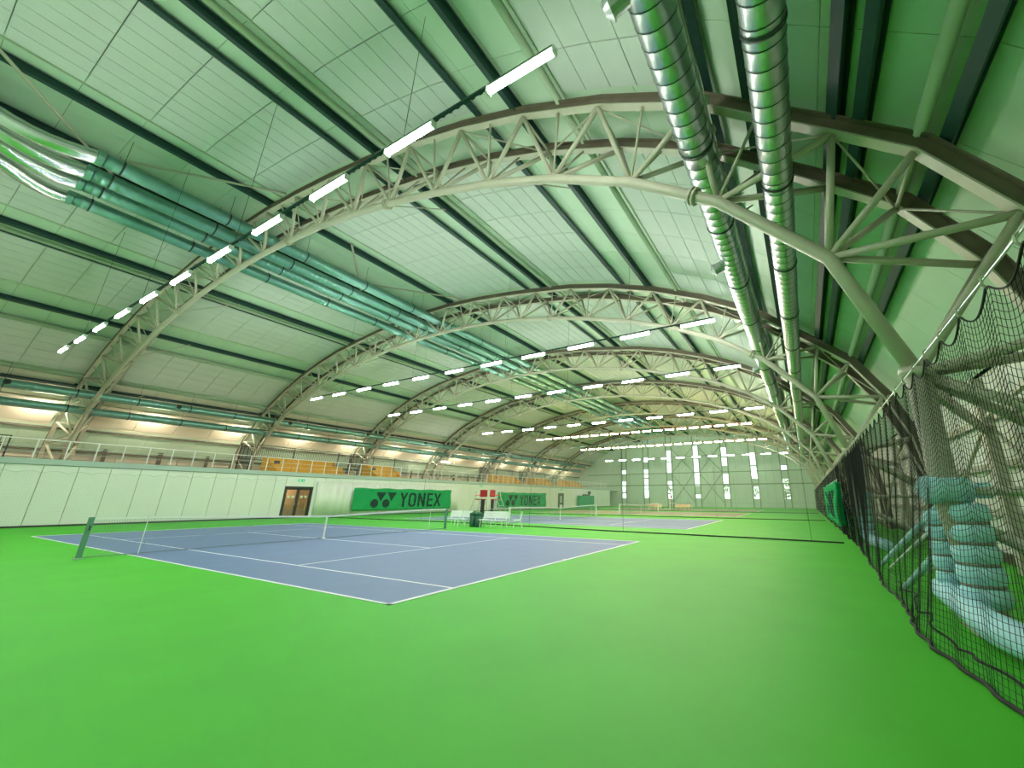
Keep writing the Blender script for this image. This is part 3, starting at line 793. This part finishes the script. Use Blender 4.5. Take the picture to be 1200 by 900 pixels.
# foam pads round the right-hand columns, slanting braces with pads, low tie
PL = ['at right edge', 'at second truss', 'behind the folded banner']
for k in range(3):
    yk = TY[k]; x = XC + 25.0
    t = thing('column_pad', f'light blue foam pads strapped round the column {PL[k]}', 'padding', (x, yk, 0), 'blue foam pads on columns')
    m = MB(); rs = []; pts = []; z = .32; sg = .26
    for i in range(5):
        a = .30 + sg * i
        pts += [(0, 0, a), (0, 0, a + .04), (0, 0, a + sg * .5), (0, 0, a + sg - .05), (0, 0, a + sg - .012)]; rs += [.20, .245, .262, .245, .20]
    m.tube(pts, rs, 18).build('pad_sleeve', PADB, t, smooth=True)
    for i in range(1, 5): MB().tube([(0, 0, .30 + sg * i - .025), (0, 0, .30 + sg * i + .02)], .225, 18).build('pad_strap', STRAP, t, smooth=True)
    m = MB(); m.tube([(-.44 if k == 0 else -.2, -.05, 1.76), (-.40 if k == 0 else -.18, -.03, 1.77), (-.15, 0, 1.77), (.1, 0, 1.76), (.15, 0, 1.76)], [.12, .19, .22, .17, .10], 14).build('pad_collar', PADB, t, smooth=True)
    MB().tube([(.18, 0, 1.76), (.32, 0, 1.76)], .11, 12).build('pad_end', PADB, t, smooth=True)
    bx_ = -.17 if k == 0 else .05
    MB().tube([(bx_, 0, 1.62), (bx_, 0, 1.93)], .25, 16).build('pad_block', PADB, t, smooth=True)
    m = MB(); pts = []; rs = []; ox = -.20 if k == 0 else 0.0
    for i in range(6):
        a = .22 + .21 * i; d = lambda zz: (ox, .62, zz)
        pts += [d(a), d(a + .04), d(a + .1), d(a + .17), d(a + .2)]; rs += [.12, .15, .16, .15, .12]
    m.tube(pts, rs, 14).build('pad_sleeve', PADB, t, smooth=True)
    for i in range(1, 6): MB().tube([(ox, .62, .20 + .21 * i), (ox, .62, .235 + .21 * i)], .135, 14).build('pad_strap', STRAP, t, smooth=True)
    # low wrapped tie along the floor
    m = MB(); pts = []; rs = []
    P0, P1, P2 = Vector((ox - .04, .95, .34)), Vector((ox - .05, -1.0, .26)), Vector((.15, -2.9, .24))
    for i in range(17):
        s = i / 16; c = P0.lerp(P1, s * 1.6) if s < .625 else P1.lerp(P2, (s - .625) / .375)
        pts.append(c); rs.append(.15 + .03 * abs(math.sin(i * 1.35)))
    m.tube(pts, rs, 14).build('pad_sleeve', PADB, t, smooth=True)
    # struts
    q = 1 if k == 0 else .2
    br = thing('column_strut', f'slanting steel strut with blue foam bar {PL[k]}', 'strut', (x, yk, 0), 'slanting struts beside padded columns')
    MB().tube([(-.15, .3, 1.60), (-.45 * q, 5.5, .06)], .05, 8).build('padded_bar', PADB, br, smooth=True)
    MB().tube([(-.13, .3, 1.42), (-.38 * q, 4.9, .05)], .028, 8).build('strut_bar', WHITE, br, smooth=True)
    MB().tube([(-.1, .8, 1.0), (-.5 * q, 2.4, .06)], .055, 8).build('padded_bar', PADB, br, smooth=True)
    MB().tube([(-.05, .8, .8), (-.42 * q, 2.9, .05)], .028, 8).build('strut_bar', WHITE, br, smooth=True)

# ---------------------------------------------------------------- black safety net on the right
NB = [(-2.5, 7.55), (-.8, 7.48), (.24, 7.38), (.7, 7.31), (1.2, 7.2), (1.6, 7.10), (2.3, 7.10), (3.1, 7.23), (5.3, 7.22), (9.8, 7.42), (13.5, 7.55), (20, 7.56), (82, 7.56)]
def xb(y):
    for (a, xa), (b, xb_) in zip(NB, NB[1:]):
        if y <= b: return xa + (xb_ - xa) * (y - a) / (b - a)
    return NB[-1][1]
HS = .62
def ztop(y): return 3.31 - (.16 if y < 14 else .1) * abs(math.sin(PI * y / HS))
def net_pt(y, t):
    zt = ztop(y); z = zt + (.02 - zt) * t
    wob = .03 * math.sin(y * 2.3 + 4 * t) * t + .018 * math.sin(y * 11) * t
    if y > 10: wob += .09 * min(1, max(0, y - 10) / 4) * math.sin(y * 7.3 + 1.6 * math.sin(y * 2.9 + 2 * t)) * (.6 + .4 * math.sin(y * 1.3)) * (.35 + .65 * t)
    e = t ** 1.3
    return (7.6 + (xb(y) - 7.6) * e + wob, y + .05 * math.sin(t * 6 + y), z)
def tri_seg(m, p, q, r):
    p, q = Vector(p), Vector(q); d = (q - p)
    if d.length < 1e-6: return
    d.normalize(); u = d.cross(Vector((.31, .52, .8))).normalized(); v = d.cross(u)
    vs = []
    for e in (p, q):
        for k in range(3):
            a = 2 * PI * k / 3; vs.append(e + (u * math.cos(a) + v * math.sin(a)) * r)
    m.add(vs, [(0, 1, 4, 3), (1, 2, 5, 4), (2, 0, 3, 5)])
def net_part(parent, ys, nr, r, name='net_mesh'):
    m = MB(); G = [[net_pt(y, j / nr) for j in range(nr + 1)] for y in ys]
    for i in range(len(ys)):
        for j in range(nr + 1):
            if j < nr: tri_seg(m, G[i][j], G[i][j + 1], r)
            if i + 1 < len(ys) : tri_seg(m, G[i][j], G[i + 1][j], r)
    m.build(name, NETBK, parent, kind='stuff')
def frange(a, b, s):
    out = []
    while a < b: out.append(a); a += s
    return out
sn = thing('safety_net', 'black safety net hung from a cable along the right side, nearest stretch', 'net', (0, 0, 0))
net_part(sn, frange(-2.2, 8.6, .06), 50, .0030)
net_part(sn, frange(8.6, 14.2, .034), 44, .0034)
MB().tube([(7.60, -3.5, 3.40), (7.62, TY[0], 3.38), (7.62, 14.2, 3.38)], .010, 6).build('top_cable', GALV, sn)
MB().tube([(v[0], v[1], .025) for v in [net_pt(y, 1) for y in frange(-2.2, 14.2, .1)]], .022, 6).build('bottom_rope', NETBK, sn, smooth=True)
ys = frange(-2.2, 5.5, .07)
MB().tube([(net_pt(y, .9)[0] + .12 + .05 * math.sin(y * 5), y, .05 + .1 * abs(math.sin(y * 1.9))) for y in ys], .014, 5).build('gathered_rope', NETBK, sn, smooth=True)
MB().tube([(p[0] - .01, p[1], p[2]) for p in [net_pt(y, 0) for y in frange(-2.2, 14.2, .05)]], .009, 5).build('top_rope', NETBK, sn)
for i in range(-4, 23):
    y = i * HS
    MB().tube([(7.615, y, 3.41), (7.58, y, 3.39), (7.58, y, 3.33), (7.615, y, 3.29)], .012, 5).build('net_hook', STEEL, sn)
for (y, tt) in ((1.75, .2), (2.35, -.25), (5.1, .1)):
    MB().tube([net_pt(y + tt * j / 8, .45 + .55 * j / 8) for j in range(9)], .006, 5).build('hanging_cord', NETBK, sn)
sf = thing('safety_net', 'gathered black safety net far along the right side, behind the folded banner', 'net', (0, 0, 0))
net_part(sf, frange(14.27, 36, .07), 26, .006)
net_part(sf, frange(36, 81, .3), 12, .010, 'net_mesh')
MB().tube([(7.62, 14.25, 3.38), (7.62, 81, 3.38)], .010, 5).build('top_cable', GALV, sf)
MB().tube([(net_pt(y, 1)[0], y, .03) for y in frange(14.27, 81, .25)], .025, 5).build('bottom_rope', NETBK, sf)

# divider nets between the courts
def divider(label, P, zt):
    t = thing('divider_net', label, 'net', (0, 0, 0), 'dividing nets between the courts')
    pts = []
    n = 400
    def path(s):
        L = len(P) - 1; i = min(int(s * L), L - 1); f = s * L - i
        return P[i][0] + (P[i + 1][0] - P[i][0]) * f, P[i][1] + (P[i + 1][1] - P[i][1]) * f
    m = MB(); G = [path(i / n) for i in range(n + 1)]
    for x, y in G: m.strip((x, y, .03), (x, y, zt), (.0032, 0, 0))
    z = .1
    while z < zt:
        for i in range(0, n, 4): m.strip((*G[i], z), (*G[i + 4], z), (0, 0, .003))
        z += .11
    m.build('net_mesh', NETDV, t, kind='stuff')
    MB().tube([(x, y + .03 * math.sin(x * 2.2), .03) for x, y in G], .03, 5).build('bottom_rope', NETBK, t, smooth=True)
    MB().tube([(x, y, zt) for x, y in G[::8]], .010, 5).build('top_cable', GALV, t)
    for s in (.05, .31, .55, .8):
        x, y = path(s); MB().tube([(x, y, .03), (x, y, zt)], .007, 5).build('net_cord', NETBK, t)
divider('pale dividing net between the first and second blue courts', [(7.15, 14.15), (4.4, 14.5), (-1, 14.8), (-4, 15), (-7.5, 15.4), (-11, 15.9), (-16, 16.3), (-24, 16.2), (-32.2, 16.1)], 4.5)
divider('pale dividing net beyond the second blue court', [(7.2, 32.6), (1, 32.8), (-8, 33.0), (-16, 33.2), (-32.2, 33.0)], 4.5)
divider('farthest pale dividing net, in front of the last court', [(7.2, 51.3), (-8, 51.5), (-32.2, 51.3)], 4.5)

# ---------------------------------------------------------------- tennis nets
def tennis_net(cy, label, fine=True):
    t = thing('tennis_net', label, 'tennis net', (-11.885, cy + 5.485, 0), 'tennis nets across the courts')
    h = 6.40
    def top(y): return .914 + (1.07 - .914) * min(1, abs(y) / 5.03) if abs(y) < 5.03 else 1.07
    m = MB(); st = .05 if fine else .1
    for y in frange(-h + .05, h - .04, st): m.strip((0, y, .04), (0, y, top(y) - .03), (0, .0042 if fine else .008, 0))
    z = .05
    while z < 1.04:
        ys = frange(-h + .05, h, .4)
        for a in ys:
            b = min(a + .4, h - .05); k = z / 1.07
            m.strip((0, a, k * top(a)), (0, b, k * top(b)), (0, 0, .0042 if fine else .008))
        z += st
    m.build('net_mesh', NETGR, t, kind='stuff')
    tp = MB(); ys = [-h + .02] + [-5.03, 0, 5.03] + [h - .02]
    for a, b in zip(ys, ys[1:]): tp.beam((0, a, top(a) - .03), (0, b, top(b) - .03), .018, .065)
    tp.build('top_band', TAPE, t)
    MB().tube([(0, -h, .03), (0, h, .03)], .012, 5).build('bottom_cord', NETGR, t)
    MB().box(-.014, .014, -.028, .028, 0, .914).build('center_strap', TAPE, t); MB().box(-.06, .06, -.06, .06, 0, .05).build('strap_anchor', TAPE, t)
    for s in (-1, 1):
        p = MB().box(-.05, .05, s * h - .05, s * h + .05, 0, 1.09).build('net_post', POSTG if fine else WHITE, t)
        MB().box(-.09, .09, s * h - .09, s * h + .09, 0, .025).build('post_base', COPE, p)
        MB().tube([(.05, s * h, .75), (.10, s * h, .75), (.10, s * h, .87)], .012, 6).build('post_crank', DARK, p)
        MB().tube([(.03, s * 5.28, 0), (.03, s * 5.28, 1.09)], .011, 8).build('singles_stick', WHITE, t)
for k, lab in enumerate(('tennis net with green posts on the nearest blue court', 'tennis net on the second blue court beyond the benches',
                         'small distant tennis net on the first brown court', 'tennis net on the last brown court by the end wall')):
    tennis_net(CY[k], lab, k == 0)

# ---------------------------------------------------------------- umpire chairs, benches, bins
def umpire(loc, rot, label):
    t = thing('umpire_chair', label, 'umpire chair', loc, 'tall umpire chairs'); t.rotation_euler = (0, 0, rot)
    for sx in (-1, 1):
        MB().tube([(sx * .34, .95, 0), (sx * .27, .12, 1.75), (sx * .26, .08, 2.1)], .024, 6).build('ladder_rail', FRAME, t, smooth=True)
        MB().tube([(sx * .38, -.55, 0), (sx * .27, -.22, 1.55)], .024, 6).build('leg', FRAME, t, smooth=True)
        MB().tube([(sx * .34, .80, .25), (sx * .36, -.5, .25)], .018, 6).build('side_brace', FRAME, t)
        MB().tube([(sx * .30, .4, 1.0), (sx * .31, -.36, 1.0)], .018, 6).build('side_brace', FRAME, t)
        MB().tube([(sx * .30, .15, 1.82), (sx * .30, -.3, 1.84)], .022, 6).build('armrest', ORANGE, t)
    for k in range(5):
        f = .12 + .19 * k; MB().tube([(-.33 + .06 * f, .95 - .83 * f, 1.75 * f), (.33 - .06 * f, .95 - .83 * f, 1.75 * f)], .016, 6).build('ladder_rung', FRAME, t)
    MB().box(-.26, .26, -.28, .14, 1.55, 1.60).build('seat', RED, t)
    MB().box(-.27, .27, -.33, -.27, 1.72, 2.15).build('backrest', RED, t)
    MB().box(-.26, .26, .14, .34, 1.08, 1.11).build('footrest', FRAME, t)
    MB().box(-.13, .13, -.30, -.24, .5, 1.55).build('cable_panel', DARK, t)
umpire((-12.45, 15.05, 0), math.radians(84), 'tall umpire chair with red seat and ladder sloping left, between the benches')
umpire((-11.15, 15.1, 0), math.radians(-80), 'tall umpire chair with red seat and ladder sloping right, before the farther banner')
umpire((-11.6, 52.95, 0), math.radians(90), 'distant umpire chair with orange red top before the end wall')
def bench(loc, L, rot, label, m=WHITE):
    t = thing('bench', label, 'bench', loc, 'benches between the courts'); t.rotation_euler = (0, 0, rot)
    for k in range(3): MB().box(0, L, -.40 + .135 * k, -.28 + .135 * k, .42, .45).build('seat_slat', m, t)
    for k in range(3): MB().box(0, L, .03 + .02 * k, .06 + .02 * k, .52 + .13 * k, .64 + .13 * k).build('back_slat', m, t)
    n = max(2, int(L / .7) + 1)
    for k in range(n):
        x = .12 + (L - .24) * k / (n - 1)
        MB().tube([(x, -.38, 0), (x, -.34, .40), (x, 0, .42), (x, .12, 0)], .026, 6).build('leg', m, t)
        MB().tube([(x, 0, .42), (x, .09, .9)], .022, 6).build('back_post', m, t)
    return t
bench((-13.85, 14.0, 0), .95, 0, 'short white slatted bench, leftmost beside the umpire chair')
bench((-12.85, 14.0, 0), .8, 0, 'short white slatted bench between leftmost bench and green bin')
bench((-11.1, 14.0, 0), 1.85, 0, 'long white slatted bench right of the green bins')
bench((-9.05, 14.9, 0), .7, math.radians(-50), 'small white bench turned sideways at the right of the long bench')
for x, lab in ((-11.8, 'dark green bin left of the two beside the umpire chair'), (-11.33, 'dark green bin right of the two beside the umpire chair')):
    t = thing('litter_bin', lab, 'bin', (x, 13.9, 0), 'green bins by the umpire chair')
    MB().tube([(0, 0, 0), (0, 0, .05), (0, 0, .68)], [.17, .18, .22], 12).build('bin_body', GREEND, t, smooth=True)
    MB().tube([(0, 0, .68), (0, 0, .78), (0, 0, .84)], [.235, .22, .06], 12).build('bin_lid', GREEND, t, smooth=True)
bench((-14.9, 53.2, 0), 2.0, 0, 'pale pink bench left of the distant umpire chair', PINKB)
bench((-10.9, 53.2, 0), 2.2, 0, 'pale pink bench right of the distant umpire chair', PINKB)

# ---------------------------------------------------------------- end walls
we = struct('wall_far', 'green end wall with tall window strips')
WC = [-31.2, -25.7, -20.2, -14.15, -8.2, -2.6, 2.95]; HW = .62
WZ = [[(1.73, 2.88), (3.06, 5.58), (6.92, 8.14)], [(1.74, 3.76), (3.8, 6.06), (6.23, 8.17), (9.67, 10.9)], [(1.58, 3.56), (3.74, 5.49), (7.04, 9.58), (9.65, 12.19)],
      [(1.68, 2.64), (4.3, 7.07), (7.24, 10.08), (10.15, 12.9)], [(1.62, 4.16), (4.32, 6.76), (8.3, 10.12), (10.24, 12.28)], [(1.63, 4.19), (5.58, 8.15), (8.28, 10.91)], [(1.57, 2.68), (2.91, 5.5), (6.94, 8.13)]]
def ztop_end(x):
    a = abs(x - XC)
    for (x0, z0), (x1, z1) in zip(SPTS, SPTS[1:]):
        if a <= x1: return z0 + (z1 - z0) * (a - x0) / (x1 - x0) + .05
    return 4.9
def wall_poly(xa, xb_, za, name='wall_panel', yy=Y1, m=ENDW, parent=None, th=.12):
    n = max(1, int((xb_ - xa) / 1.0)); pts = [(xa, za), (xb_, za)]
    pts += [(xb_ - (xb_ - xa) * i / n, max(za + .02, ztop_end(xb_ - (xb_ - xa) * i / n))) for i in range(n + 1)]
    return MB().sweep_xz(pts, yy, yy + th).build(name, m, parent)
edges = [XC - 27.6]
for c in WC: edges += [c - HW, c + HW]
edges += [XC + 27.6]
for i in range(0, len(edges), 2):
    a, b = edges[i], edges[i + 1]; n = max(1, round((b - a) / 1.5))
    for k in range(n):
        p, q = a + (b - a) * k / n + .012, a + (b - a) * (k + 1) / n - .012
        MB().box(p, q, Y1, Y1 + .12, .9, 4.6).build('wall_panel', ENDW, we) if min(ztop_end(p), ztop_end(q)) > 4.75 else MB().box(p, q, Y1, Y1 + .12, .9, 4.4).build('wall_panel', ENDW, we)
        if min(ztop_end(p), ztop_end(q)) > 4.75: wall_poly(p, q, 4.63, parent=we)
        MB().box(p, q, Y1 - .03, Y1 + .12, 0, .88).build('wall_panel', ENDW, we)
for i in range(0, len(edges), 2):
    n = max(1, int((edges[i + 1] - edges[i]) / 1.0)); a, b = edges[i], edges[i + 1]
    pts = [(a, 0), (b, 0)] + [(b - (b - a) * j / n, ztop_end(b - (b - a) * j / n) + .1) for j in range(n + 1)]
    MB().sweep_xz(pts, Y1 + .13, Y1 + .2).build('wall_core', DARK, we)
for ci, c in enumerate(WC):
    zs = WZ[ci]; z = 0
    wn = struct(f'window_{ci + 1}', f'{ORD[ci]} window strip from the left in the green end wall', (c, Y1, 0)); wn['category'] = 'window'
    for za, zb in zs:
        if za - z > .01: MB().box(c - HW + .005, c + HW - .005, Y1, Y1 + .12, z, za).build('wall_panel', ENDW, we)
        f = MB()
        for q in ((-HW, -HW + .07, za, zb), (HW - .07, HW, za, zb), (-HW, HW, za, za + .07), (-HW, HW, zb - .07, zb)): f.box(q[0], q[1], -.04, .12, q[2], q[3])
        f = f.build('window_frame', DARK if zb - za < 1.3 else COPE, wn)
        MB().box(-HW + .07, HW - .07, .04, .05, za + .07, zb - .07).build('pane', PANE, f)
        z = zb
    wall_poly(c - HW + .005, c + HW - .005, z, parent=we)
for x in edges[1:-1]:
    MB().box(x - .09, x + .09, Y1 - .22, Y1 - .005, 0, ztop_end(x) - .3).build('wall_column', GIRTG, we)
MB().box(XC - 27, XC + 27, Y1 - .15, Y1 - .005, 4.45, 4.7).build('wall_girt', GIRTG, we)
MB().box(XC - 24, XC + 24, Y1 - .15, Y1 - .005, 7.0, 7.2).build('wall_girt', GIRTG, we)
for a, b in ((edges[6], edges[7]), (edges[8], edges[9])):
    for za, zb in ((.9, 6.9), (7.1, 12.6)):
        MB().tube([(a, Y1 - .3, za), (b, Y1 - .3, zb)], .06, 6).build('wall_brace', GIRTG, we); MB().tube([(b, Y1 - .3, za), (a, Y1 - .3, zb)], .06, 6).build('wall_brace', GIRTG, we)
wn = struct('wall_near', 'plain end wall behind the camera')
for k in range(18):
    a = XC - 27.6 + 55.2 * k / 18; wall_poly(a + .01, a + 55.2 / 18 - .01, 0, yy=Y0 - .12, m=ENDW, parent=wn)

# ---------------------------------------------------------------- outside the windows
g = MB().box(-90, 60, Y1 + .5, 200, -.5, -.05).build('ground', GROUND); g['kind'] = 'structure'; g['label'] = 'grass outside beyond the end wall'; g['category'] = 'ground'
for i, (x, y, h) in enumerate(((-33, 116, 7), (-18, 128, 8), (-8, 118, 6.5), (1, 124, 7.5), (-46, 124, 9))):
    t = thing('tree', f'leafy green tree outside, {ORD[i]} from the left' if i < 4 else 'leafy green tree outside at far left', 'tree', (x, y, -.05), 'trees outside the windows')
    MB().tube([(0, 0, 0), (.1, 0, h * .6)], [.25, .12], 8).build('trunk', BARK, t)
    m = MB(); rr = random.Random(i)
    for k in range(260):
        v = Vector((rr.gauss(0, 1), rr.gauss(0, 1), rr.gauss(0, 1))).normalized() * (rr.random() ** .33)
        c = Vector((v.x * h * .38, v.y * h * .38, h * .62 + v.z * h * .36)); s = .35
        a = Vector((rr.gauss(0, 1), rr.gauss(0, 1), rr.gauss(0, 1))).normalized() * s; b = Vector((rr.gauss(0, 1), rr.gauss(0, 1), rr.gauss(0, 1))).normalized() * s
        m.add([c - a, c - b, c + a, c + b], [(0, 1, 2, 3)])
    m.build('crown', LEAF, t, kind='stuff')
